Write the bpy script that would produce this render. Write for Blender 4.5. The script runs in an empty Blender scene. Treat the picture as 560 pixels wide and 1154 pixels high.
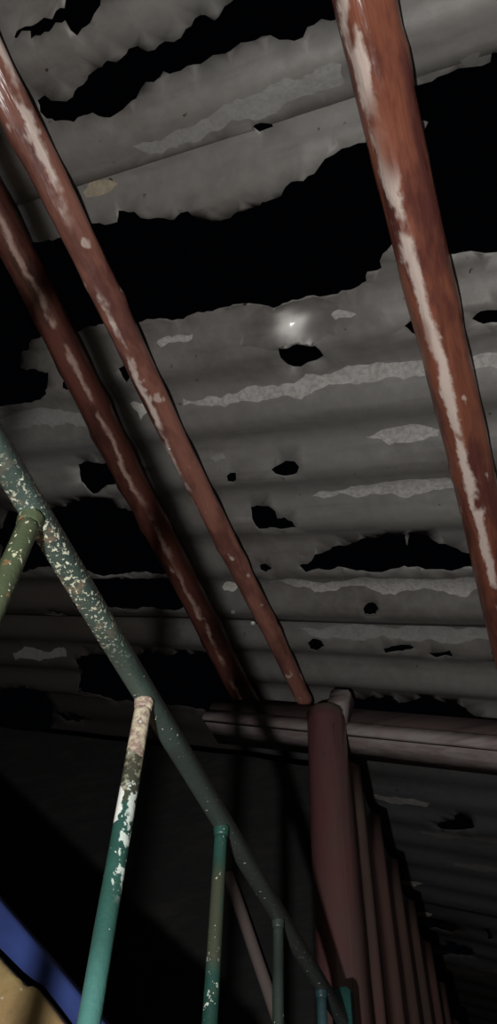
import bpy, bmesh, math, random
import numpy as np
from mathutils import Vector, Matrix, noise, kdtree
from mathutils.geometry import delaunay_2d_cdt

random.seed(7)
scene = bpy.context.scene
COL = scene.collection
EYE = 0.62                      # height of the lens above the landing

# ------------------------------------------------------------------ camera
cam_data = bpy.data.cameras.new('camera')
cam = bpy.data.objects.new('camera', cam_data)
COL.objects.link(cam)
cam.matrix_world = Matrix(((0.94045144, 0.25303626, 0.22698841, 0.0),
                           (0.33877592, -0.75261395, -0.56462653, 0.0),
                           (0.02796366, 0.60790204, -0.79351947, EYE),
                           (0, 0, 0, 1)))
cam_data.sensor_fit = 'VERTICAL'
cam_data.sensor_height = 24.0
cam_data.lens = 24.0 * 850.0 / 1154.0
cam_data.clip_start = 0.01
scene.camera = cam

# ------------------------------------------------------------------ night sky
world = bpy.data.worlds.new('night')
scene.world = world
world.use_nodes = True
world.node_tree.nodes['Background'].inputs[0].default_value = (0.0004, 0.0005, 0.0008, 1)
world.node_tree.nodes['Background'].inputs[1].default_value = 1.0

# ------------------------------------------------------------------ the small torch held beside the lens
ld = bpy.data.lights.new('torch', 'POINT')
ld.energy = 30.0
ld.color = (0.99, 0.99, 0.975)
ld.shadow_soft_size = 0.012
lamp = bpy.data.objects.new('torch', ld)
lamp.location = (-0.082, -0.12, EYE - 0.16)
COL.objects.link(lamp)

scene.view_settings.view_transform = 'Standard'
scene.view_settings.look = 'None'
scene.view_settings.gamma = 1.0
scene.view_settings.use_curve_mapping = False
scene.view_settings.exposure = 0.0

HOLES = [
 [(-0.619,-0.042),(-0.626,-0.02),(-0.641,-0.021),(-0.647,-0.015),(-0.662,-0.02),(-0.675,-0.018),(-0.693,-0.02),(-0.709,-0.019),(-0.715,-0.014),(-0.708,-0.012),(-0.698,-0.017),(-0.687,-0.013),(-0.689,-0.005),(-0.672,-0.004),(-0.657,-0.004),(-0.642,-0.01),(-0.628,-0.008),(-0.626,0.004),(-0.621,0.012),(-0.609,0.007),(-0.595,0.005),(-0.584,-0.002),(-0.571,-0.007),(-0.562,-0.025)],
 [(-0.735,0.063),(-0.72,0.06),(-0.713,0.069),(-0.692,0.077),(-0.672,0.069),(-0.642,0.058),(-0.617,0.055),(-0.603,0.05),(-0.593,0.056),(-0.567,0.047),(-0.554,0.048),(-0.544,0.058),(-0.525,0.056),(-0.504,0.059),(-0.481,0.051),(-0.464,0.044),(-0.449,0.045),(-0.442,0.054),(-0.428,0.048),(-0.413,0.043),(-0.398,0.034),(-0.331,0.04),(-0.266,0.067),(-0.268,0.092),(-0.276,0.096),(-0.287,0.1),(-0.301,0.098),(-0.312,0.093),(-0.329,0.095),(-0.336,0.103),(-0.355,0.1),(-0.377,0.09),(-0.389,0.088),(-0.407,0.088),(-0.423,0.088),(-0.432,0.09),(-0.457,0.088),(-0.484,0.09),(-0.504,0.091),(-0.53,0.085),(-0.546,0.092),(-0.559,0.089),(-0.569,0.094),(-0.577,0.102),(-0.592,0.105),(-0.612,0.11),(-0.631,0.109),(-0.651,0.1),(-0.667,0.099),(-0.683,0.102),(-0.706,0.095),(-0.729,0.087),(-0.738,0.077)],
 [(-1.069,0.169),(-0.993,0.2),(-0.919,0.222),(-0.847,0.24),(-0.802,0.244),(-0.756,0.24),(-0.718,0.24),(-0.686,0.245),(-0.678,0.231),(-0.654,0.239),(-0.645,0.249),(-0.633,0.253),(-0.608,0.258),(-0.595,0.264),(-0.579,0.257),(-0.566,0.257),(-0.559,0.271),(-0.54,0.282),(-0.511,0.284),(-0.479,0.278),(-0.468,0.279),(-0.455,0.273),(-0.44,0.272),(-0.424,0.271),(-0.412,0.26),(-0.393,0.256),(-0.384,0.258),(-0.367,0.253),(-0.348,0.239),(-0.325,0.234),(-0.307,0.233),(-0.293,0.234),(-0.262,0.237),(-0.231,0.241),(-0.221,0.241),(-0.214,0.232),(-0.226,0.226),(-0.234,0.212),(-0.236,0.19),(-0.225,0.193),(-0.212,0.193),(-0.185,0.191),(-0.16,0.191),(-0.138,0.193),(-0.135,0.184),(-0.115,0.185),(-0.056,0.191),(-0.057,0.43),(-0.119,0.421),(-0.163,0.414),(-0.194,0.404),(-0.223,0.402),(-0.249,0.389),(-0.29,0.367),(-0.305,0.377),(-0.315,0.401),(-0.335,0.401),(-0.344,0.419),(-0.357,0.425),(-0.385,0.427),(-0.404,0.431),(-0.422,0.431),(-0.441,0.426),(-0.464,0.426),(-0.495,0.431),(-0.535,0.417),(-0.574,0.415),(-0.6,0.418),(-0.642,0.418),(-0.678,0.42),(-0.698,0.411),(-0.723,0.409),(-0.758,0.419),(-0.771,0.411),(-0.803,0.4),(-0.828,0.401),(-0.863,0.407),(-0.902,0.394),(-0.933,0.399),(-0.967,0.401),(-0.994,0.421),(-1.025,0.432),(-1.038,0.45),(-1.001,0.459),(-0.971,0.469),(-0.981,0.49),(-0.996,0.507),(-1.028,0.522),(-1.09,0.525),(-1.138,0.525),(-1.341,0.499)],
 [(-0.941,0.488),(-0.932,0.483),(-0.923,0.486),(-0.922,0.495),(-0.934,0.506),(-0.945,0.507),(-0.948,0.499)],
 [(-0.812,0.481),(-0.788,0.472),(-0.784,0.48),(-0.809,0.51),(-0.809,0.497)],
 [(-0.5,0.488),(-0.486,0.492),(-0.47,0.489),(-0.457,0.494),(-0.443,0.498),(-0.437,0.519),(-0.453,0.528),(-0.468,0.529),(-0.484,0.537),(-0.503,0.528),(-0.505,0.508)],
 [(-0.206,0.494),(-0.199,0.489),(-0.193,0.486),(-0.171,0.487),(-0.151,0.487),(-0.152,0.51),(-0.175,0.508),(-0.192,0.505)],
 [(-0.3,0.488),(-0.29,0.483),(-0.277,0.49),(-0.284,0.509),(-0.292,0.5),(-0.296,0.493)],
 [(-0.6,0.726),(-0.582,0.72),(-0.569,0.713),(-0.552,0.716),(-0.545,0.725),(-0.558,0.74),(-0.576,0.741),(-0.595,0.735)],
 [(-0.694,0.731),(-0.684,0.725),(-0.674,0.727),(-0.676,0.739),(-0.687,0.747),(-0.697,0.744)],
 [(-0.685,0.823),(-0.669,0.819),(-0.647,0.823),(-0.633,0.833),(-0.631,0.845),(-0.599,0.85),(-0.596,0.865),(-0.643,0.868),(-0.678,0.869),(-0.685,0.843)],
 [(-0.625,0.968),(-0.605,0.965),(-0.587,0.948),(-0.564,0.945),(-0.535,0.934),(-0.486,0.92),(-0.464,0.921),(-0.425,0.906),(-0.397,0.908),(-0.401,0.934),(-0.398,0.934),(-0.391,0.908),(-0.365,0.913),(-0.34,0.934),(-0.32,0.939),(-0.302,0.95),(-0.279,0.95),(-0.274,0.978),(-0.338,0.98),(-0.386,0.975),(-0.43,0.978),(-0.467,0.988),(-0.518,0.98),(-0.574,0.979),(-0.615,0.986)],
 [(-0.715,0.969),(-0.7,0.966),(-0.688,0.975),(-0.707,0.988),(-0.716,0.98)],
 [(-0.521,1.089),(-0.51,1.08),(-0.495,1.082),(-0.49,1.092),(-0.5,1.106),(-0.517,1.113),(-0.521,1.101)],
 [(-0.684,1.209),(-0.67,1.201),(-0.651,1.204),(-0.645,1.216),(-0.659,1.227),(-0.676,1.249),(-0.683,1.229)],
 [(-0.512,1.219),(-0.485,1.21),(-0.462,1.207),(-0.444,1.212),(-0.464,1.219),(-0.509,1.23)],
 [(-0.418,1.224),(-0.39,1.222),(-0.371,1.213),(-0.368,1.229),(-0.404,1.241)],
 [(-0.68,1.439),(-0.636,1.428),(-0.591,1.418),(-0.558,1.413),(-0.529,1.429),(-0.496,1.42),(-0.453,1.405),(-0.411,1.415),(-0.378,1.427),(-0.334,1.449),(-0.339,1.471),(-0.393,1.473),(-0.569,1.509),(-0.702,1.523)],
 [(-0.286,1.204),(-0.247,1.193),(-0.252,1.257),(-0.291,1.258)],
 [(-1.036,0.686),(-1.005,0.684),(-0.985,0.691),(-0.966,0.689),(-0.932,0.688),(-0.901,0.696),(-0.883,0.709),(-0.898,0.728),(-0.95,0.73),(-0.978,0.732),(-1.024,0.752),(-1.031,0.735),(-1.039,0.719)],
 [(-1.314,0.798),(-1.179,0.799),(-1.11,0.782),(-1.026,0.779),(-1.004,0.808),(-0.965,0.819),(-0.918,0.834),(-0.914,0.885),(-0.912,0.953),(-0.909,0.975),(-1.04,0.979),(-1.192,0.972),(-1.329,0.967),(-1.45,0.97)],
 [(-1.253,1.031),(-1.149,1.021),(-1.01,1.008),(-0.961,1.028),(-0.955,1.065),(-0.949,1.093),(-1.005,1.108),(-1.063,1.097),(-1.107,1.107),(-1.183,1.099),(-1.279,1.117)],
 [(-1.423,1.324),(-1.311,1.308),(-1.223,1.309),(-1.134,1.296),(-1.039,1.296),(-0.961,1.295),(-0.911,1.31),(-0.92,1.403),(-0.935,1.497),(-1.011,1.532),(-1.1,1.531),(-1.241,1.52),(-1.401,1.527),(-1.498,1.483)],
 [(-0.548,1.964),(-0.523,1.934),(-0.496,1.928),(-0.49,1.902),(-0.468,1.887),(-0.449,1.904),(-0.443,1.941),(-0.457,1.956),(-0.495,1.974),(-0.529,1.988)],
 [(-0.764,2.644),(-0.7,2.623),(-0.639,2.612),(-0.617,2.646),(-0.646,2.68),(-0.693,2.668),(-0.767,2.692)],
 [(-0.76,2.872),(-0.718,2.863),(-0.672,2.787),(-0.585,2.799),(-0.609,2.852),(-0.743,2.915)],
 [(-0.519,2.612),(-0.498,2.585),(-0.503,2.653),(-0.522,2.668)],
 [(-1.871,1.536),(-1.663,1.472),(-1.679,1.597),(-1.925,1.787),(-2.214,1.836),(-2.132,1.664)],
 [(-1.977,2.065),(-1.667,1.952),(-1.372,1.934),(-1.372,2.042),(-1.685,2.2),(-2.021,2.269)],
 [(-0.439,0.181),(-0.432,0.178),(-0.424,0.178),(-0.414,0.183),(-0.413,0.189),(-0.423,0.189),(-0.432,0.189)]]
PATCHES = [
 (1,[(-0.725,0.568),(-0.673,0.569),(-0.615,0.571),(-0.592,0.562),(-0.559,0.566),(-0.507,0.568),(-0.483,0.554),(-0.43,0.557),(-0.391,0.551),(-0.335,0.556),(-0.292,0.559),(-0.261,0.559),(-0.232,0.565),(-0.185,0.564),(-0.125,0.564),(-0.127,0.588),(-0.187,0.584),(-0.225,0.586),(-0.291,0.581),(-0.325,0.583),(-0.353,0.577),(-0.389,0.579),(-0.434,0.577),(-0.473,0.582),(-0.498,0.592),(-0.521,0.584),(-0.563,0.587),(-0.597,0.585),(-0.617,0.585),(-0.643,0.59),(-0.676,0.584),(-0.727,0.579)]),
 (1,[(-0.416,0.688),(-0.402,0.686),(-0.386,0.678),(-0.363,0.675),(-0.337,0.671),(-0.312,0.679),(-0.292,0.688),(-0.295,0.697),(-0.323,0.701),(-0.353,0.702),(-0.377,0.704),(-0.389,0.694),(-0.404,0.692)]),
 (1,[(-0.555,0.81),(-0.518,0.802),(-0.455,0.791),(-0.388,0.785),(-0.334,0.786),(-0.276,0.792),(-0.163,0.79),(-0.166,0.814),(-0.295,0.809),(-0.348,0.816),(-0.372,0.821),(-0.403,0.812),(-0.477,0.813),(-0.53,0.815)]),
 (1,[(-0.725,1.033),(-0.66,1.019),(-0.599,1.04),(-0.51,1.009),(-0.461,1.021),(-0.382,1.022),(-0.286,1.012),(-0.204,1.014),(-0.21,1.058),(-0.289,1.051),(-0.315,1.068),(-0.356,1.057),(-0.416,1.057),(-0.453,1.065),(-0.506,1.051),(-0.574,1.057),(-0.624,1.061),(-0.672,1.047)]),
 (2,[(-0.705,1.181),(-0.609,1.172),(-0.509,1.173),(-0.413,1.162),(-0.273,1.159),(-0.224,1.163),(-0.227,1.193),(-0.31,1.189),(-0.382,1.201),(-0.474,1.195),(-0.573,1.204),(-0.676,1.196)]),
 (2,[(-0.612,0.155),(-0.536,0.152),(-0.478,0.148),(-0.422,0.142),(-0.349,0.143),(-0.298,0.142),(-0.303,0.163),(-0.359,0.163),(-0.438,0.168),(-0.492,0.169),(-0.554,0.175),(-0.595,0.173)]),  # paler patch paints in the lit crest above the lap
 (3,[(-0.737,0.196),(-0.721,0.187),(-0.691,0.189),(-0.671,0.199),(-0.685,0.205),(-0.709,0.207),(-0.734,0.204)]),
 (1,[(-0.411,0.461),(-0.406,0.457),(-0.389,0.457),(-0.369,0.463),(-0.389,0.466),(-0.404,0.468)]),
 (1,[(-0.724,0.453),(-0.691,0.449),(-0.651,0.45),(-0.654,0.457),(-0.684,0.457),(-0.717,0.461)]),
 (2,[(-0.725,0.699),(-0.711,0.694),(-0.693,0.692),(-0.688,0.704),(-0.713,0.707)]),
 (2,[(-1.214,0.549),(-1.113,0.548),(-1.022,0.552),(-0.913,0.562),(-0.902,0.582),(-0.958,0.591),(-1.036,0.588),(-1.156,0.586),(-1.231,0.581)]),
 (1,[(-0.697,1.842),(-0.634,1.839),(-0.585,1.836),(-0.541,1.848),(-0.561,1.884),(-0.661,1.893),(-0.7,1.872)]),
 (2,[(-0.605,2.021),(-0.538,2.011),(-0.394,1.989),(-0.306,1.989),(-0.31,2.028),(-0.399,2.024),(-0.531,2.039),(-0.603,2.037)]),
 (2,[(-0.541,2.172),(-0.493,2.171),(-0.383,2.153),(-0.385,2.168),(-0.501,2.189),(-0.542,2.193)]),
 (4,[(-0.741,2.372),(-0.705,2.343),(-0.657,2.341),(-0.699,2.386),(-0.736,2.389)]),
 (4,[(-0.752,2.582),(-0.718,2.559),(-0.68,2.561),(-0.717,2.607),(-0.751,2.611)]),
 (2,[(-0.766,2.995),(-0.658,2.962),(-0.5,2.907),(-0.509,2.966),(-0.637,3.015),(-0.75,3.034)]),
 (2,[(-2.564,3.103),(-2.304,2.904),(-2.075,2.756),(-1.704,2.555),(-1.732,2.61),(-2.094,2.798),(-2.356,2.989),(-2.566,3.144)]),
 (2,[(-1.655,1.317),(-1.565,1.302),(-1.456,1.295),(-1.454,1.321),(-1.559,1.338),(-1.651,1.337)]),
 (2,[(-1.171,0.983),(-1.045,0.988),(-0.908,0.983),(-0.91,1.003),(-1.065,1.015),(-1.175,1.006)]),  # light on the hole's rim, put in as a pale patch
 (4,[(-0.84,0.563),(-0.827,0.561),(-0.819,0.566),(-0.797,0.573),(-0.807,0.582),(-0.824,0.593),(-0.827,0.58)]),
 (4,[(-0.835,1.04),(-0.82,1.033),(-0.808,1.04),(-0.806,1.052),(-0.822,1.062),(-0.842,1.06),(-0.846,1.052)]),
 (4,[(-0.836,1.104),(-0.827,1.103),(-0.829,1.114),(-0.841,1.119)])]

# ------------------------------------------------------------------ helpers
def tag(o, label=None, cat=None, group=None, kind=None):
    if label: o['label'] = label
    if cat: o['category'] = cat
    if group: o['group'] = group
    if kind: o['kind'] = kind
    return o

def empty(name, loc, parent=None):
    o = bpy.data.objects.new(name, None)
    o.empty_display_size = 0.05
    o.location = loc
    if parent: o.parent = parent
    COL.objects.link(o)
    return o

def link(name, me, mats, parent=None):
    """links a mesh given in world metres; a parent is an unrotated Empty"""
    if not isinstance(mats, (list, tuple)): mats = [mats]
    for m in mats: me.materials.append(m)
    o = bpy.data.objects.new(name, me)
    if parent is not None:
        o.parent = parent
        off = Vector((0, 0, 0)); p = parent
        while p is not None:
            off += p.location; p = p.parent
        o.location = -off
    COL.objects.link(o)
    return o

def from_bm(name, bm, mats, parent=None, smooth=True):
    bmesh.ops.recalc_face_normals(bm, faces=bm.faces)
    for f in bm.faces: f.smooth = smooth
    me = bpy.data.meshes.new(name)
    bm.to_mesh(me); bm.free()
    return link(name, me, mats, parent)

def sweep(bm, pts, radius, sides=20, shape=None, up=Vector((0, 0, 1)), cap=True, rough=0.0, seed=0.0, knots=()):
    """tube along pts; radius(t) and shape(angle) give the section, rough a lumpy skin"""
    pts = [Vector(p) for p in pts]
    n = len(pts); rings = []
    L = [0.0]
    for i in range(1, n): L.append(L[-1] + (pts[i] - pts[i - 1]).length)
    for i, p in enumerate(pts):
        d = (pts[min(i + 1, n - 1)] - pts[max(i - 1, 0)]).normalized()
        s = d.cross(up).normalized(); v = s.cross(d).normalized()
        r0 = radius(L[i] / L[-1]) if callable(radius) else radius
        ring = []
        for k in range(sides):
            an = 2 * math.pi * k / sides
            r = r0 * (shape(an) if shape else 1.0)
            q = s * math.cos(an) + v * math.sin(an)
            if rough:
                c = Vector((math.cos(an) * 1.3, math.sin(an) * 1.3, L[i] * 9 + seed))
                r *= 1 + rough * noise.noise(c) + rough * 0.5 * noise.noise(c * 3.1)
            for (kt, ka, kh, kw) in knots:
                da = (an - ka + math.pi) % (2 * math.pi) - math.pi
                e = ((L[i] - kt) / kw) ** 2 + (da * r0 / kw) ** 2
                if e < 6: r += kh * math.exp(-e)
            ring.append(bm.verts.new(p + q * r))
        rings.append(ring)
    for i in range(n - 1):
        for k in range(sides):
            bm.faces.new((rings[i][k], rings[i][(k + 1) % sides], rings[i + 1][(k + 1) % sides], rings[i + 1][k]))
    if cap:
        bm.faces.new(list(reversed(rings[0]))); bm.faces.new(rings[-1])
    return rings

def box(bm, c, ax, ay, az, hx, hy, hz, bevel=0.0, segs=2):
    t = bmesh.new()
    bmesh.ops.create_cube(t, size=2.0)
    M = Matrix((ax, ay, az)).transposed().to_4x4()
    S = Matrix.Diagonal((hx, hy, hz, 1))
    bmesh.ops.transform(t, matrix=S, verts=t.verts)
    if bevel: bmesh.ops.bevel(t, geom=list(t.edges), offset=bevel, segments=segs, affect='EDGES')
    bmesh.ops.transform(t, matrix=Matrix.Translation(c) @ M, verts=t.verts)
    me = bpy.data.meshes.new('tmp'); t.to_mesh(me); t.free()
    bm.from_mesh(me); bpy.data.meshes.remove(me)

def lerp_pts(a, b, n):
    a, b = Vector(a), Vector(b)
    return [a.lerp(b, i / (n - 1)) for i in range(n)]

# ------------------------------------------------------------------ materials
class NT:
    def __init__(self, name):
        self.m = bpy.data.materials.new(name); self.m.use_nodes = True
        self.t = self.m.node_tree; self.n = self.t.nodes; self.l = self.t.links
        self.b = self.n['Principled BSDF']
        g = self.n.new('ShaderNodeNewGeometry'); self.pos = g.outputs['Position']
    def noise(self, scale, detail=3, rough=0.55, stretch=None, shift=(0, 0, 0)):
        mp = self.n.new('ShaderNodeMapping')
        mp.inputs['Scale'].default_value = stretch or (1, 1, 1)
        mp.inputs['Location'].default_value = shift
        self.l.new(self.pos, mp.inputs['Vector'])
        t = self.n.new('ShaderNodeTexNoise')
        t.inputs['Scale'].default_value = scale; t.inputs['Detail'].default_value = detail
        t.inputs['Roughness'].default_value = rough
        self.l.new(mp.outputs[0], t.inputs['Vector'])
        return t.outputs['Fac']
    def step(self, fac, lo, hi):
        r = self.n.new('ShaderNodeMapRange'); r.interpolation_type = 'SMOOTHSTEP'
        r.inputs['From Min'].default_value = lo; r.inputs['From Max'].default_value = hi
        self.l.new(fac, r.inputs['Value'])
        return r.outputs['Result']
    def math(self, op, a, b):
        m = self.n.new('ShaderNodeMath'); m.operation = op
        for i, v in enumerate((a, b)):
            if isinstance(v, (int, float)): m.inputs[i].default_value = v
            else: self.l.new(v, m.inputs[i])
        return m.outputs[0]
    def axis(self, ax):
        s = self.n.new('ShaderNodeSeparateXYZ'); self.l.new(self.pos, s.inputs[0])
        return s.outputs[ax]
    def mix(self, fac, a, b):
        x = self.n.new('ShaderNodeMix'); x.data_type = 'RGBA'
        for sock, v in ((x.inputs[0], fac), (x.inputs[6], a), (x.inputs[7], b)):
            if isinstance(v, (int, float)): sock.default_value = v
            elif isinstance(v, tuple): sock.default_value = (*v, 1)
            else: self.l.new(v, sock)
        return x.outputs[2]
    def done(self, color, rough=0.6, metal=0.0, bump=None, bstr=0.3, bdist=0.003, spec=0.5):
        for nm, v in (('Base Color', color), ('Roughness', rough), ('Metallic', metal)):
            s = self.b.inputs[nm]
            if isinstance(v, tuple): s.default_value = (*v, 1)
            elif isinstance(v, (int, float)): s.default_value = v
            else: self.l.new(v, s)
        self.b.inputs['Specular IOR Level'].default_value = spec
        if bump is not None:
            bp = self.n.new('ShaderNodeBump')
            bp.inputs['Strength'].default_value = bstr; bp.inputs['Distance'].default_value = bdist
            self.l.new(bump, bp.inputs['Height']); self.l.new(bp.outputs[0], self.b.inputs['Normal'])
        return self.m

DENT = (-0.475, 0.461)
def zinc(name, base, brown, rust=True, polished=None):
    k = NT(name)
    big = k.noise(2.6, 4, 0.6, (1, 1.5, 1))
    fine = k.noise(45, 4, 0.65)
    streak = k.noise(9, 3, 0.6, (0.5, 5, 0.5))
    c = k.mix(k.step(big, 0.42, 0.68), base, brown)
    c = k.mix(k.math('MULTIPLY', k.step(streak, 0.5, 0.75), 0.35), c, tuple(v * 0.62 for v in brown))
    c = k.mix(k.math('MULTIPLY', k.step(fine, 0.35, 0.75), 0.35), c, tuple(v * 1.35 for v in base))
    if rust:
        sp = k.noise(70, 2, 0.5, (1, 1, 1), (3, 1, 7))
        c = k.mix(k.step(sp, 0.73, 0.78), c, (0.07, 0.045, 0.035))
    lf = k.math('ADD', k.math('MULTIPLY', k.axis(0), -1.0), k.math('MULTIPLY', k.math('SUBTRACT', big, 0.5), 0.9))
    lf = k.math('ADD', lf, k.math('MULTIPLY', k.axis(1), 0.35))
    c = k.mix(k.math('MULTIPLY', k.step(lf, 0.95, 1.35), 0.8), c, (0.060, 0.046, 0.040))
    if polished is None: return k.done(c, 0.52, 0.12, fine, 0.25, 0.002)
    v = k.n.new('ShaderNodeVectorMath'); v.operation = 'DISTANCE'
    k.l.new(k.pos, v.inputs[0]); v.inputs[1].default_value = polished
    far = k.step(k.math('ADD', v.outputs['Value'], k.math('MULTIPLY', k.math('SUBTRACT', fine, 0.5), 0.03)), 0.02, 0.12)
    m = k.done(c, k.math('ADD', 0.43, k.math('MULTIPLY', far, 0.09)), k.math('SUBTRACT', 0.42, k.math('MULTIPLY', far, 0.30)), fine, 0.12, 0.001)
    k.b.inputs['Coat Weight'].default_value = 0.10; k.b.inputs['Coat Roughness'].default_value = 0.05
    return m

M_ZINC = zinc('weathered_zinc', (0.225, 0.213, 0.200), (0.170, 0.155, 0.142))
M_DIMZINC = zinc('dimmed_far_zinc', (0.140, 0.142, 0.146), (0.115, 0.114, 0.114))  # base colour darkened to imitate weaker light on the far sheets
def flake(name, a, b, alpha_base, keep):
    k = NT(name)
    f = k.noise(60, 4, 0.7); g = k.noise(140, 2, 0.6, None, (5, 2, 1))
    c = k.mix(k.step(f, 0.35, 0.7), a, b)
    c = k.mix(k.math('MULTIPLY', k.step(g, 0.45, 0.6), keep), c, alpha_base)
    return k.done(c, 0.7, 0.0, f, 0.4, 0.003)
M_PALE = flake('chalky_zinc_oxide', (0.50, 0.475, 0.455), (0.40, 0.38, 0.36), (0.27, 0.25, 0.235), 0.5)
M_FAINT = flake('thin_oxide_and_sheen', (0.30, 0.29, 0.278), (0.265, 0.255, 0.243), (0.24, 0.228, 0.215), 0.6)  # thin oxide, also the painted crest sheen and rim light
M_KHAKI = flake('khaki_stain', (0.40, 0.34, 0.24), (0.30, 0.25, 0.18), (0.24, 0.21, 0.17), 0.4)
M_WHITE = flake('white_flake', (0.75, 0.73, 0.66), (0.6, 0.57, 0.5), (0.45, 0.42, 0.36), 0.3)

def pole_mat(name, red, dark, worn_and_highlight, wear=0.6, shift=(0, 0, 0), side=None):
    k = NT(name)
    grain = k.noise(30, 4, 0.6, (1.6, 0.12, 1.6), shift)
    pat = k.noise(11, 4, 0.65, (1.6, 0.5, 1.6), shift)
    blot = k.noise(24, 3, 0.6, (1, 0.6, 1), (shift[0] + 4, shift[1] + 2, shift[2]))
    c = k.mix(k.step(pat, 0.38, 0.58), dark, red)
    c = k.mix(k.math('MULTIPLY', k.step(grain, 0.45, 0.7), 0.4), c, tuple(v * 0.55 for v in dark))
    w = k.step(blot, wear, wear + 0.06)
    if side:                       # pale streak painted in as a highlight along one side of the pole
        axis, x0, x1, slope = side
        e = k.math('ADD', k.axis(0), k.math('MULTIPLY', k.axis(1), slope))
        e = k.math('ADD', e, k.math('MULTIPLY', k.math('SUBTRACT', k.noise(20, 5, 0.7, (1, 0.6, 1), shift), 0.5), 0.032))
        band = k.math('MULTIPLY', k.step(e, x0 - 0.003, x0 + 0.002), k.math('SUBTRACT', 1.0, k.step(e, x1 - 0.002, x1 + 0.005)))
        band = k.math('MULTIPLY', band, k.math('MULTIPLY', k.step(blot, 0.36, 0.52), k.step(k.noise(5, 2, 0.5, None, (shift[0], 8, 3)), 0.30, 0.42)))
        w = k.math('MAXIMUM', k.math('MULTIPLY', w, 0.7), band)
    c = k.mix(w, c, worn_and_highlight)
    h = k.math('ADD', grain, k.math('MULTIPLY', blot, 0.6))
    return k.done(c, 0.28, 0.0, h, 0.6, 0.006)

def paint(name, green, chip, rust, amount=0.62, rustlim=0.66, size=200, extra=None):
    k = NT(name)
    n1 = k.noise(size, 3, 0.6); n2 = k.noise(size * 0.35, 3, 0.6, None, (1, 4, 2)); n3 = k.noise(20, 2)
    c = k.mix(k.step(n3, 0.3, 0.7), green, tuple(v * 0.6 for v in green))
    c = k.mix(k.step(n2, rustlim, rustlim + 0.03), c, rust)
    if extra: c = extra(k, c)
    c = k.mix(k.step(n1, amount, amount + 0.02), c, chip)
    return k.done(c, 0.4, 0.0, n1, 0.3, 0.002)

# ------------------------------------------------------------------ roof frame: a runs down the slope (to the right), b along the building, w hangs below the sheet
AL = math.radians(18.7)
CA, SA = math.cos(AL), math.sin(AL)
ROOF_H = 1.0
PITCH, CREST, AMP = 0.122, 0.4935, 0.0115
def roof(a, b, w=0.0):
    h = ROOF_H - w
    return Vector((CA * a + SA * h, b, -SA * a + CA * h + EYE))

M_BARE = zinc('rubbed_bright_zinc', (0.225, 0.213, 0.200), (0.170, 0.155, 0.142), False, tuple(roof(DENT[0], DENT[1], 0.01)))

# ================================================================== SETTING
floor_mat = NT('floor')
floor_mat = floor_mat.done(floor_mat.mix(floor_mat.noise(8), (0.10, 0.09, 0.08), (0.16, 0.14, 0.125)), 0.85)
bm = bmesh.new()
box(bm, Vector((-0.9, 2.0, -0.05)), Vector((1, 0, 0)), Vector((0, 1, 0)), Vector((0, 0, 1)), 2.4, 3.6, 0.05)
tag(from_bm('floor', bm, floor_mat, smooth=False), kind='structure')

# ---- ceiling: rusted corrugated sheets, each cut out along its own holes
def inside(poly, P):
    x, y = P[:, 0], P[:, 1]
    r = np.zeros(len(P), bool)
    q = np.roll(poly, -1, axis=0)
    for (x0, y0), (x1, y1) in zip(poly, q):
        c = (y0 > y) != (y1 > y)
        if y1 != y0: r ^= c & (x < (x1 - x0) * (y - y0) / (y1 - y0) + x0)
    return r

def jag(poly, step, amp, rng):
    """breaks every edge of an outline into short uneven bites"""
    pts = [np.array(p) for p in poly]
    for _ in range(4):
        out = []; did = False
        for i, p in enumerate(pts):
            q = pts[(i + 1) % len(pts)]
            out.append(p); d = q - p; L = np.hypot(*d)
            if L > step:
                nrm = np.array((-d[1], d[0]))
                out.append((p + q) / 2 + nrm * rng.uniform(-amp, amp) + d * rng.uniform(-.12, .12)); did = True
        pts = out
        if not did: break
    return np.array(pts)

rng = random.Random(11)
HOLE = [jag(h, 0.014, 0.13, rng) for h in HOLES]
PATCH = [(m, jag(p, 0.013, 0.13, rng)) for m, p in PATCHES]
for _ in range(46):                              # small rust holes away from the traced ones
    a0, b0 = rng.uniform(-4.0, 0.6), rng.uniform(-0.7, 5.0)
    if -1.35 < a0 and 0.0 < b0 < 3.3: continue
    r0 = rng.uniform(0.008, 0.035) * (1 + 0.5 * max(0, -a0 - 1))
    n_ = 9
    HOLE.append(jag([(a0 + 1.7 * r0 * rng.uniform(.6, 1.2) * math.cos(2 * math.pi * i / n_), b0 + r0 * rng.uniform(.5, 1.2) * math.sin(2 * math.pi * i / n_)) for i in range(n_)], 0.014, 0.2, rng))
rim = kdtree.KDTree(sum(len(h) for h in HOLE))
i = 0
for h in HOLE:
    for p in h: rim.insert((p[0], p[1], 0), i); i += 1
rim.balance()

ceiling = tag(empty('ceiling', (0, 0, EYE + 1.0)), kind='structure')
A0, A1 = -4.2, 0.62
LAPS = [-0.806, 0.17, 1.146, 1.50, 2.476, 3.452, 4.428, 5.2]
def dent_slopes():
    """slopes of the bent spot whose face throws the torch back to the lens"""
    P = roof(DENT[0], DENT[1], AMP * 0.8)
    h = ((lamp.location - P).normalized() + (cam.matrix_world.translation - P).normalized()).normalized()
    ha, hb, hn = h.x * CA - h.z * SA, h.y, -(h.x * SA + h.z * CA)
    t = 2 * math.pi / PITCH
    return -ha / hn, -hb / hn + AMP * t * math.sin(t * (DENT[1] - CREST)) - 0.0044
SLA, SLB = dent_slopes()
def sag(a, b):
    da, db = a - DENT[0], b - DENT[1]
    return math.exp(-(da / 0.062) ** 2 - (db / 0.032) ** 2) * (SLA * da + SLB * db)
SPOT = jag([(DENT[0] + 0.10 * math.cos(q * math.pi / 8) * rng.uniform(.7, 1.1), DENT[1] + 0.038 * math.sin(q * math.pi / 8) * rng.uniform(.75, 1.1)) for q in range(16)], 0.02, 0.2, rng)
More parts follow.
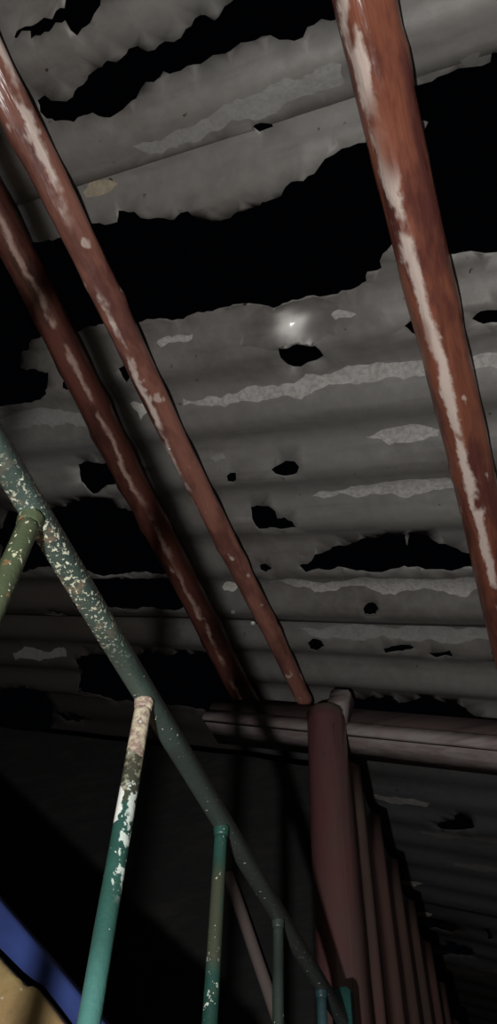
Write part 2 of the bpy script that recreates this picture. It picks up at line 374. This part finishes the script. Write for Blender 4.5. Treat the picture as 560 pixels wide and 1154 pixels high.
def roof_sheet(b_lo, b_hi, idx):
    lo, hi = b_lo - 0.035, b_hi + 0.014
    pts, edges = [], []
    def loop(L):
        s = len(pts); pts.extend((float(p[0]), float(p[1])) for p in L)
        edges.extend((s + i, s + (i + 1) % len(L)) for i in range(len(L)))
    da = 0.05; db = PITCH / 8
    na = int((A1 - A0) / da); nb = max(2, round((hi - lo) / db))
    av = [A0 + (A1 - A0) * i / na for i in range(na + 1)]; bv = [lo + (hi - lo) * i / nb for i in range(nb + 1)]
    loop([(a, lo) for a in av] + [(A1, b) for b in bv[1:]] + [(a, hi) for a in reversed(av[:-1])] + [(A0, b) for b in reversed(bv[1:-1])])
    for i in range(40):
        for j in range(20): pts.append((DENT[0] - 0.1 + 0.005 * i, DENT[1] - 0.05 + 0.005 * j)) if lo < DENT[1] - 0.06 < hi - 0.1 else None
    for a in av[1:-1]:
        for b in bv[1:-1]: pts.append((a, b))
    for L in HOLE + [p for _, p in PATCH] + [SPOT]:
        if L[:, 1].max() > lo and L[:, 1].min() < hi: loop(L)
    V, _, F, _, _, _ = delaunay_2d_cdt([Vector(p) for p in pts], edges, [], 0, 1e-5)
    V = np.array([(v[0], v[1]) for v in V]); F = np.array([f for f in F if len(f) == 3])
    C = V[F].mean(axis=1)
    keep = (C[:, 0] > A0) & (C[:, 0] < A1) & (C[:, 1] > lo) & (C[:, 1] < hi)
    for L in HOLE: keep &= ~inside(L, C)
    F, C = F[keep], C[keep]
    mi = np.zeros(len(F), int)
    mi[inside(SPOT, C)] = 5
    for m, L in PATCH: mi[inside(L, C)] = m
    # drop loose crumbs: keep the connected part(s) larger than 150 faces
    used = np.unique(F); remap = -np.ones(len(V), int); remap[used] = np.arange(len(used))
    F = remap[F]; V = V[used]
    parent = list(range(len(V)))
    def find(x):
        while parent[x] != x: parent[x] = parent[parent[x]]; x = parent[x]
        return x
    for f in F:
        r = find(f[0]); parent[find(f[1])] = r; parent[find(f[2])] = r
    root = np.array([find(f[0]) for f in F]); ids, cnt = np.unique(root, return_counts=True)
    ok = np.isin(root, ids[cnt > 150]); F, mi = F[ok], mi[ok]
    used = np.unique(F); remap = -np.ones(len(V), int); remap[used] = np.arange(len(used))
    F = remap[F]; V = V[used]
    co = []
    for a, b in V:
        d = rim.find((a, b, 0))[2]
        w = (AMP if idx < 3 else 0.0035) * math.cos(2 * math.pi * (b - CREST) / PITCH) + 0.0045 * (b - lo) / (hi - lo) - 0.002
        w += 0.004 * noise.noise(Vector((a * 2.0, b * 3.0, idx * 5.0))) + sag(a, b)
        if d < 0.016: w += (1 - d / 0.016) ** 1.5 * (0.006 * noise.noise(Vector((a * 45, b * 45, 3.3))) + 0.0005)
        co.append(roof(a, b, w) - roof(0, 0, 0) + roof(0, 0, 0))
    me = bpy.data.meshes.new('roof_sheet')
    me.from_pydata([tuple(c) for c in co], [], F.tolist())
    me.polygons.foreach_set('material_index', mi.tolist())
    me.polygons.foreach_set('use_smooth', [True] * len(F))
    me.update()
    o = link('roof_sheet', me, [M_ZINC if idx < 3 else M_DIMZINC, M_PALE, M_FAINT if idx < 3 else M_ZINC, M_KHAKI, M_WHITE, M_BARE], ceiling)
    s = o.modifiers.new('thickness', 'SOLIDIFY'); s.thickness = 0.0016; s.offset = 0; s.material_offset_rim = 0
    return o
for i in range(len(LAPS) - 1): roof_sheet(LAPS[i], LAPS[i + 1], i)

# ---- left wall: dark core with a layer of tan plaster broken along its top
X, Y, Z = Vector((1, 0, 0)), Vector((0, 1, 0)), Vector((0, 0, 1))
k = NT('dark_masonry'); M_CORE = k.done(k.mix(k.noise(20), (0.02, 0.018, 0.016), (0.035, 0.03, 0.026)), 0.9)
k = NT('tan_plaster')
n1, n2, n3 = k.noise(7, 3), k.noise(90, 3, 0.6), k.noise(28, 4, 0.6, None, (2, 2, 2))
c = k.mix(k.step(n1, 0.35, 0.65), (0.36, 0.28, 0.105), (0.42, 0.25, 0.12))
c = k.mix(k.math('MULTIPLY', k.step(n3, 0.5, 0.7), 0.5), c, (0.22, 0.15, 0.07))
c = k.mix(k.step(n2, 0.68, 0.72), c, (0.65, 0.55, 0.42))
M_PLASTER = k.done(c, 0.85, 0, n3, 0.5, 0.006)
WY = 0.65                                           # the face of the stair-side wall, sloping down towards the railing
wall = tag(empty('wall_left', (-0.6, WY, 0)), kind='structure')
BT = [(-1.10, 0.87), (-0.615, 0.4504), (-0.5157, 0.3641), (-0.436, 0.2967), (-0.3716, 0.2415), (-0.30, 0.181)]
BB = [(-1.10, 0.80), (-0.5849, 0.3762), (-0.4998, 0.3163), (-0.4681, 0.2932), (-0.46, 0.2886), (-0.4457, 0.2812), (-0.4162, 0.2555), (-0.30, 0.151)]
TT = [(-1.10, 0.794), (-0.5825, 0.3703), (-0.4981, 0.3113), (-0.47, 0.2904), (-0.4628, 0.2835), (-0.4531, 0.2836), (-0.4391, 0.2732), (-0.4155, 0.2515), (-0.30, 0.147)]
def along(tab, x):
    return EYE + float(np.interp(x, [p[0] for p in tab], [p[1] for p in tab]))
def slab(name, mat, top, bottom, y0, y1, parent, bev=0.003, n=170, wob=0.0):
    bm = bmesh.new(); rows = []
    for i in range(n + 1):
        x = -1.10 + 0.80 * i / n
        zt, zb = top(x), bottom(x)
        zt += wob * (noise.noise(Vector((x * 40, 1, 2))) + 0.5 * noise.noise(Vector((x * 110, 1, 2))))
        dy = 0.6 * wob * noise.noise(Vector((x * 16, 3, 1)))
        prof = [(y1, zb), (y0 + dy, zb), (y0 + dy, zb + (zt - zb) * 0.5), (y0 + dy, zt - 2 * bev), (y0 + 0.4 * bev + dy, zt - 0.6 * bev), (y0 + 1.4 * bev, zt), (y1, zt)]
        rows.append([bm.verts.new((x, y, z)) for y, z in prof])
    m_ = len(rows[0])
    for a_, b_ in zip(rows, rows[1:]):
        for j in range(m_): bm.faces.new((a_[j], a_[(j + 1) % m_], b_[(j + 1) % m_], b_[j]))
    bm.faces.new(rows[0]); bm.faces.new(list(reversed(rows[-1])))
    return from_bm(name, bm, mat, parent)
slab('plaster', M_PLASTER, lambda x: along(TT, x) - 0.0035, lambda x: 0.0, WY, WY + 0.018, wall, 0.0025, wob=0.0016)
slab('masonry', M_CORE, lambda x: along(BT, x) - 0.02, lambda x: 0.0, WY + 0.036, WY + 0.12, wall)
k = NT('blue_paint')
M_BLUE = k.done(k.mix(k.step(k.noise(12, 4), 0.35, 0.7), (0.045, 0.075, 0.26), (0.035, 0.055, 0.19)), 0.5, 0, k.noise(60), 0.2, 0.002)
tag(slab('painted_board', M_BLUE, lambda x: along(BT, x), lambda x: along(BB, x), WY + 0.004, WY + 0.034, wall, 0.003), 'blue painted board')

# ---- near-black wall added to give darkness below the beam, left of the post
k = NT('dark_fill'); g = k.noise(12, 4, 0.6, (1, 1, 3))
M_DARKFILL = k.done(k.mix(k.step(g, 0.4, 0.75), (0.012, 0.011, 0.011), (0.022, 0.020, 0.019)), 0.8, 0, g, 0.4, 0.006)
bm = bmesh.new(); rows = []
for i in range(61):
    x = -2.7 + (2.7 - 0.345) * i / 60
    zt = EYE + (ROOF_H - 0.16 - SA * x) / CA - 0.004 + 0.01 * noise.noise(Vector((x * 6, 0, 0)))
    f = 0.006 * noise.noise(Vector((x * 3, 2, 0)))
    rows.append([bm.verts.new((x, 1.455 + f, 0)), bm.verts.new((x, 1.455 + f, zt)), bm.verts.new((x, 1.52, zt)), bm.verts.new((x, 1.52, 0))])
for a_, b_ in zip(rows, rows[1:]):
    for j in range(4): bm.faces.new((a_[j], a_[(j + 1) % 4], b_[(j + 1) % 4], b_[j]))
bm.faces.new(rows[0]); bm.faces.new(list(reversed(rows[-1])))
tag(from_bm('added_dark_wall', bm, M_DARKFILL, smooth=False), kind='structure')

# ================================================================== THINGS
# ---- purlin poles under the roof
def squarish(phase, pw=3.0):
    def f(an):
        c_, s_ = abs(math.cos(an - phase)), abs(math.sin(an - phase))
        return 0.97 / (c_ ** pw + s_ ** pw) ** (1 / pw)
    return f
def knots_of(seed, length, count):
    r = random.Random(seed)
    return [(r.uniform(0, length), r.uniform(math.pi, 2 * math.pi), r.uniform(0.002, 0.005), r.uniform(0.009, 0.02)) for _ in range(count)]
M_NAIL = NT('bright_nail').done((0.75, 0.74, 0.7), 0.35, 0.3)

def purlin(p0, p1, rad, mat, label, seed, rough=0.05, phase=0.4, bend=0.006, lumps=()):
    t = empty('roof_purlin', p0)
    tag(t, label, 'pole', 'red painted purlin poles under the roof')
    n = 110; P = lerp_pts(p0, p1, n)
    for i, q in enumerate(P):
        q.x += bend * noise.noise(Vector((q.y * 2.2, seed, 0))); q.z += 0.5 * bend * noise.noise(Vector((q.y * 2.2, seed, 9)))
    L = (Vector(p1) - Vector(p0)).length
    bm = bmesh.new()
    sweep(bm, P, rad, 28, squarish(phase), rough=rough, seed=seed, knots=knots_of(seed, L, 30) + list(lumps))
    from_bm('pole', bm, mat, t)
    return t
red = (0.27, 0.075, 0.045); dk = (0.13, 0.038, 0.028); worn_and_highlight = (0.55, 0.38, 0.30)
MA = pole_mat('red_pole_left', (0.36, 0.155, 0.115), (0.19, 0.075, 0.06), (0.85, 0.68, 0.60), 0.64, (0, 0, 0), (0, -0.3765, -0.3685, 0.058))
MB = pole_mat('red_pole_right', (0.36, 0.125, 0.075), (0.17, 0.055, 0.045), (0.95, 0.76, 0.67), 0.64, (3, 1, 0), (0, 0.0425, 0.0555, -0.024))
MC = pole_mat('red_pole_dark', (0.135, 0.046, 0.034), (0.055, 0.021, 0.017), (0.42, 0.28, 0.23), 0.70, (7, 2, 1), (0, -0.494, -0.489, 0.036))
def at_purlin(x, y, z): return Vector((x, y, EYE + z))
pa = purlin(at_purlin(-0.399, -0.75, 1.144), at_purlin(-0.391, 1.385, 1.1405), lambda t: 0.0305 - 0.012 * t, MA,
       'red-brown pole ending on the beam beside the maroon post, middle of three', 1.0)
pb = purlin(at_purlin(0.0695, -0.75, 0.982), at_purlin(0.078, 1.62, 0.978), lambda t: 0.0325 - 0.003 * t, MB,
       'thick red-brown pole at the right edge, with a pale painted highlight along its left side', 2.0, lumps=((0.915, 4.65, 0.006, 0.013), (0.84, 4.5, 0.006, 0.014), (1.30, 4.4, 0.004, 0.03), (1.36, 4.9, 0.004, 0.02)))
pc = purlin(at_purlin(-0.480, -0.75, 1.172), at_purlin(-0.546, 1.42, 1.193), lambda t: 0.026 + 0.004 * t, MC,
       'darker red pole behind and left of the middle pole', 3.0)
def nail(parent, p, r):
    bm = bmesh.new()
    bmesh.ops.create_uvsphere(bm, u_segments=10, v_segments=6, radius=r, matrix=Matrix.Translation(p) @ Matrix.Diagonal((1, 1, 0.6, 1)))
    from_bm('nail_head', bm, M_NAIL, parent)

nail(pa, Vector((-0.4162, 1.0898, EYE + 1.132)), 0.006)
nail(pa, Vector((-0.405, 0.62, EYE + 1.118)), 0.003)

# ---- beam across the purlin ends
k = NT('old_brown_timber')
g = k.noise(25, 4, 0.6, (0.15, 2, 2)); b2 = k.noise(9, 3)
M_BEAM = k.done(k.mix(k.step(g, 0.35, 0.7), (0.115, 0.08, 0.075), (0.065, 0.042, 0.04)), 0.7, 0, g, 0.5, 0.004)
k = NT('faded_pink_timber')
g = k.noise(25, 4, 0.6, (0.15, 2, 2)); b2 = k.noise(16, 3)
M_BATTEN = k.done(k.mix(k.step(g, 0.35, 0.7), k.mix(k.step(b2, .4, .6), (0.42, 0.37, 0.355), (0.38, 0.30, 0.29)), (0.26, 0.2, 0.19)), 0.65, 0, g, 0.5, 0.004)
DX = Vector((CA, 0, -SA)); NN = Vector((SA, 0, CA))
beam = empty('roof_beam', roof(-0.4, 1.35, 0.12))
tag(beam, 'brown timber beam crossing under the roof on top of the maroon post', 'beam')
bm = bmesh.new(); box(bm, roof(-0.18, 1.395, 0.1045), DX, Y, NN, 0.78, 0.045, 0.0315, 0.004)
from_bm('beam_plank', bm, M_BEAM, beam)
bm = bmesh.new(); box(bm, roof(-0.18, 1.3415, 0.1345), DX, Y, NN, 0.775, 0.0085, 0.0135, 0.002)
box(bm, roof(-0.18, 1.395, 0.1415), DX, Y, NN, 0.775, 0.044, 0.0055, 0.002)
from_bm('batten', bm, M_BATTEN, beam)

# ---- maroon post
k = NT('maroon_paint')
n1, n2 = k.noise(6, 3, 0.6, (1, 1, 0.5)), k.noise(40, 3, 0.6, (1, 1, 0.2))
c = k.mix(k.step(n1, 0.38, 0.62), (0.165, 0.064, 0.068), (0.13, 0.080, 0.070))
c = k.mix(k.math('MULTIPLY', k.step(n2, 0.5, 0.75), 0.4), c, (0.09, 0.045, 0.045))
c = k.mix(k.step(k.math('ADD', k.axis(2), k.math('MULTIPLY', n1, 0.05)), EYE + 1.03, EYE + 1.06), c, (0.30, 0.24, 0.18))
M_MAROON = k.done(c, 0.25, 0, n2, 0.25, 0.003)
post = empty('roof_post', (-0.3255, 1.300, 0))
tag(post, 'round maroon post holding the beam in front of the ribbed partition', 'post')
bm = bmesh.new()
sweep(bm, lerp_pts((-0.328, 1.303, 0), (-0.3235, 1.303, EYE + 1.03), 60), lambda t: 0.0445 - 0.004 * t, 32, up=Y, rough=0.03, seed=5)
from_bm('shaft', bm, M_MAROON, post)
bm = bmesh.new()
box(bm, Vector((-0.300, 1.318, EYE + 1.037)), DX, Y, NN, 0.022, 0.024, 0.05, 0.004)
from_bm('cleat', bm, M_BATTEN, post)

# ---- ribbed partition running away from the post
k = NT('dull_red_sheet')
n1 = k.noise(9, 3, 0.6, (1, 1, 0.3)); n2 = k.noise(50, 3, 0.6, (1, 1, 0.15))
c = k.mix(k.step(n1, 0.35, 0.65), (0.17, 0.09, 0.08), (0.13, 0.088, 0.074))
c = k.mix(k.math('MULTIPLY', k.step(n2, 0.5, 0.7), 0.35), c, (0.09, 0.05, 0.045))
M_RIB = k.done(c, 0.33, 0.0, n2, 0.2, 0.002)
part = empty('ribbed_partition', (-0.30, 2.0, 0))
tag(part, 'dull red ribbed metal partition running back from the maroon post', 'partition')
RIB = 0.172
def rib_x(y):
    t = ((y - 1.414) / RIB) % 1.0
    # broad pan with a raised round rib
    return 0.018 * (math.exp(-(t / 0.085) ** 2) + math.exp(-((t - 1) / 0.085) ** 2)) + 0.004 * math.exp(-((t - 0.5) / 0.06) ** 2)
def top_z(y): return EYE + 0.972 - 0.10 * (y - 1.33) - 0.085 * max(0, y - 1.95)
def rib_sheet(y0, y1, x0):
    n = int((y1 - y0) / (RIB / 28)); bm = bmesh.new(); cols = []
    for i in range(n + 1):
        y = y0 + (y1 - y0) * i / n
        zt = top_z(y)
        cols.append([bm.verts.new((x0 + rib_x(y) + 0.002 * noise.noise(Vector((y * 3, z * 3, 1))), y, z)) for z in [zt * j / 14 for j in range(15)]])
    for a_, b_ in zip(cols, cols[1:]):
        for j in range(14): bm.faces.new((a_[j], b_[j], b_[j + 1], a_[j + 1]))
    o = from_bm('ribbed_sheet', bm, M_RIB, part)
    s = o.modifiers.new('thickness', 'SOLIDIFY'); s.thickness = 0.0015; s.offset = 0
rib_sheet(1.27, 2.105, -0.30); rib_sheet(2.095, 3.2, -0.302)
# ---- slanting brace far behind the railing
k = NT('grey_brown_wood'); g = k.noise(30, 3, 0.6, (1, 1, 0.2)); M_GREYWOOD = k.done(k.mix(g, (0.30, 0.24, 0.22), (0.2, 0.15, 0.14)), 0.7, 0, g, 0.4, 0.003)
bm = bmesh.new()
q0, q1 = Vector((-0.568, 1.42, EYE + 0.7472)), Vector((-0.4773, 1.42, EYE + 0.5176))
dd = (q1 - q0).normalized()
top_p = q0 - dd * 0.03; bot_p = q0 + dd * ((q0.z) / -dd.z)
sweep(bm, lerp_pts(top_p, bot_p, 40), 0.0115, 14, up=Y, rough=0.06, seed=8)
tag(from_bm('slanting_brace', bm, M_GREYWOOD), 'thin grey-brown pole leaning in the dark behind the far balusters', 'pole')

# ---- green railing
rail = empty('guard_railing', (-0.262, 0.45, 0))
tag(rail, 'green painted metal railing with flaking paint in the foreground', 'railing')
chipc = (0.62, 0.60, 0.48); rustc = (0.14, 0.08, 0.045)
def more_near(k, c):           # bare, flaking stretch round the first joints
    y = k.axis(1); nn = k.noise(330, 3, 0.6, None, (9, 1, 3))
    near = k.math('SUBTRACT', 1.0, k.step(k.math('ABSOLUTE', k.math('SUBTRACT', y, 0.28), 0), 0.03, 0.12))
    c = k.mix(k.math('MULTIPLY', near, k.step(k.noise(70, 3, 0.6, None, (4, 4, 4)), 0.55, 0.64)), c, (0.11, 0.085, 0.06))
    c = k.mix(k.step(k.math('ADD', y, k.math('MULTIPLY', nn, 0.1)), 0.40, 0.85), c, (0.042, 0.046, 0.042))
    return k.mix(k.math('MULTIPLY', near, k.step(nn, 0.57, 0.61)), c, (0.46, 0.46, 0.35))
M_RAIL = paint('flaking_green_rail', (0.048, 0.07, 0.06), chipc, rustc, 0.68, 0.72, 210, more_near)
def rail_at(t): return Vector((-0.2485 - 0.0083 * t, 0.2352 + 0.1960 * t, EYE + 0.3963))
bm = bmesh.new()
sweep(bm, lerp_pts(rail_at(-2.5), rail_at(4.62), 120), 0.0093, 20, squarish(math.pi / 4 * 0 + 0.15, 3.2), rough=0.035, seed=2)
from_bm('handrail', bm, M_RAIL, rail)
OLIVE = (0.075, 0.095, 0.05); TEAL = (0.04, 0.125, 0.10); DTEAL = (0.027, 0.09, 0.07); GREY = (0.045, 0.06, 0.05)
def cream_top(k, c):
    z = k.axis(2); nn = k.noise(26, 3, 0.6, None, (2, 7, 1)); n5 = k.noise(75, 3, 0.6, None, (1, 1, 1)); n6 = k.noise(150, 3, 0.65, None, (3, 1, 8))
    e = k.math('ADD', z, k.math('MULTIPLY', k.math('SUBTRACT', n5, 0.5), 0.05))
    side = k.math('ADD', k.axis(0), k.math('MULTIPLY', k.math('SUBTRACT', n5, 0.5), 0.016))      # left to right across the rod
    c = k.mix(k.step(k.math('ADD', z, k.math('MULTIPLY', k.math('SUBTRACT', nn, 0.5), 0.04)), EYE + 0.15, EYE + 0.23), (0.06, 0.17, 0.15), c)  # foot of the rod tinted lighter to imitate being nearer the light
    # bare dirty metal below the cream stretch
    c = k.mix(k.step(e, EYE + 0.296, EYE + 0.302), c, k.mix(k.step(n6, 0.5, 0.62), (0.06, 0.06, 0.042), (0.30, 0.28, 0.2)))
    # old cream coat with pinkish rubbed spots
    c = k.mix(k.step(e, EYE + 0.335, EYE + 0.338), c, k.mix(k.step(n6, 0.38, 0.6), (0.66, 0.58, 0.42), (0.33, 0.23, 0.19)))
    # white flake on the left of the rod
    w = k.math('MULTIPLY', k.step(e, EYE + 0.280, EYE + 0.284), k.math('SUBTRACT', 1.0, k.step(e, EYE + 0.314, EYE + 0.318)))
    c = k.mix(k.math('MULTIPLY', w, k.math('SUBTRACT', 1.0, k.step(side, -0.2575, -0.2565))), c, (0.85, 0.84, 0.78))
    # fine chips along the right edge, a few dots lower down
    r = k.math('MULTIPLY', k.step(side, -0.2540, -0.2530), k.step(n6, 0.47, 0.53))
    r = k.math('MULTIPLY', r, k.math('MULTIPLY', k.step(z, EYE + 0.225, EYE + 0.245), k.math('SUBTRACT', 1.0, k.step(z, EYE + 0.31, EYE + 0.32))))
    d = k.math('MULTIPLY', k.step(n6, 0.66, 0.69), k.step(z, EYE + 0.205, EYE + 0.21))
    return k.mix(k.math('MAXIMUM', r, d), c, (0.6, 0.66, 0.6))
def olive_mid(k, c):
    z = k.axis(2); nn = k.noise(40, 3, 0.6, (1, 1, 0.5), (2, 3, 1)); n6 = k.noise(150, 3, 0.65, None, (3, 4, 8))
    m = k.math('MULTIPLY', k.step(z, EYE + 0.255, EYE + 0.275), k.math('SUBTRACT', 1.0, k.step(z, EYE + 0.335, EYE + 0.36)))
    c = k.mix(k.math('MULTIPLY', m, k.step(nn, 0.38, 0.5)), c, (0.062, 0.070, 0.045))
    return k.mix(k.math('MULTIPLY', k.step(n6, 0.62, 0.65), k.math('SUBTRACT', 1.0, k.step(z, EYE + 0.25, EYE + 0.29))), c, (0.65, 0.68, 0.58))
mats = {
 -2: paint('green_baluster_back', TEAL, chipc, rustc, 0.68, 0.72),
 -1: paint('green_baluster_near', TEAL, chipc, rustc, 0.68, 0.72),
 0: paint('olive_baluster', OLIVE, (0.6, 0.6, 0.42), (0.2, 0.12, 0.06), 0.62, 0.64, 220),
 1: paint('teal_baluster_cream_top', TEAL, (0.75, 0.8, 0.72), rustc, 0.76, 0.80, 200, cream_top),
 2: paint('dark_teal_baluster', DTEAL, chipc, (0.05, 0.07, 0.05), 0.70, 0.66, 200, olive_mid),
 3: paint('grey_green_baluster', GREY, chipc, rustc, 0.70, 0.66),
 4: paint('blue_green_baluster', (0.045, 0.10, 0.11), chipc, rustc, 0.72, 0.72)}
labels = {0: 'olive green baluster with pale flecks', 1: 'teal baluster whose top is bare cream and white', 2: 'dark teal baluster', 3: 'grey-green baluster'}
for t, m in mats.items():
    p = rail_at(t); bm = bmesh.new()
    r_ = {0: 0.0072, 1: 0.0068, 2: 0.0063, 3: 0.006}.get(t, 0.0065)
    sweep(bm, lerp_pts((p.x, p.y, 0), (p.x, p.y, p.z - 0.0075), 70), r_, 14, up=Y, rough=0.06, seed=20 + t)
    sweep(bm, lerp_pts((p.x, p.y, p.z - 0.016), (p.x, p.y, p.z - 0.0075), 6), lambda s: r_ * (1.02 + 0.22 * s), 14, up=Y, rough=0.12, seed=40 + t)   # weld bead
    o = from_bm('baluster', bm, m, rail)
    if t in labels: o['label'] = labels[t]
M_END = paint('teal_end_post', (0.05, 0.19, 0.17), chipc, rustc, 0.74, 0.74)
for t in (-2.5, 4.66):
    p = rail_at(t); bm = bmesh.new()
    box(bm, Vector((p.x, p.y, (p.z + 0.04) / 2)), X, Y, Z, 0.013, 0.013, (p.z + 0.04) / 2, 0.003)
    from_bm('end_post', bm, M_END, rail)
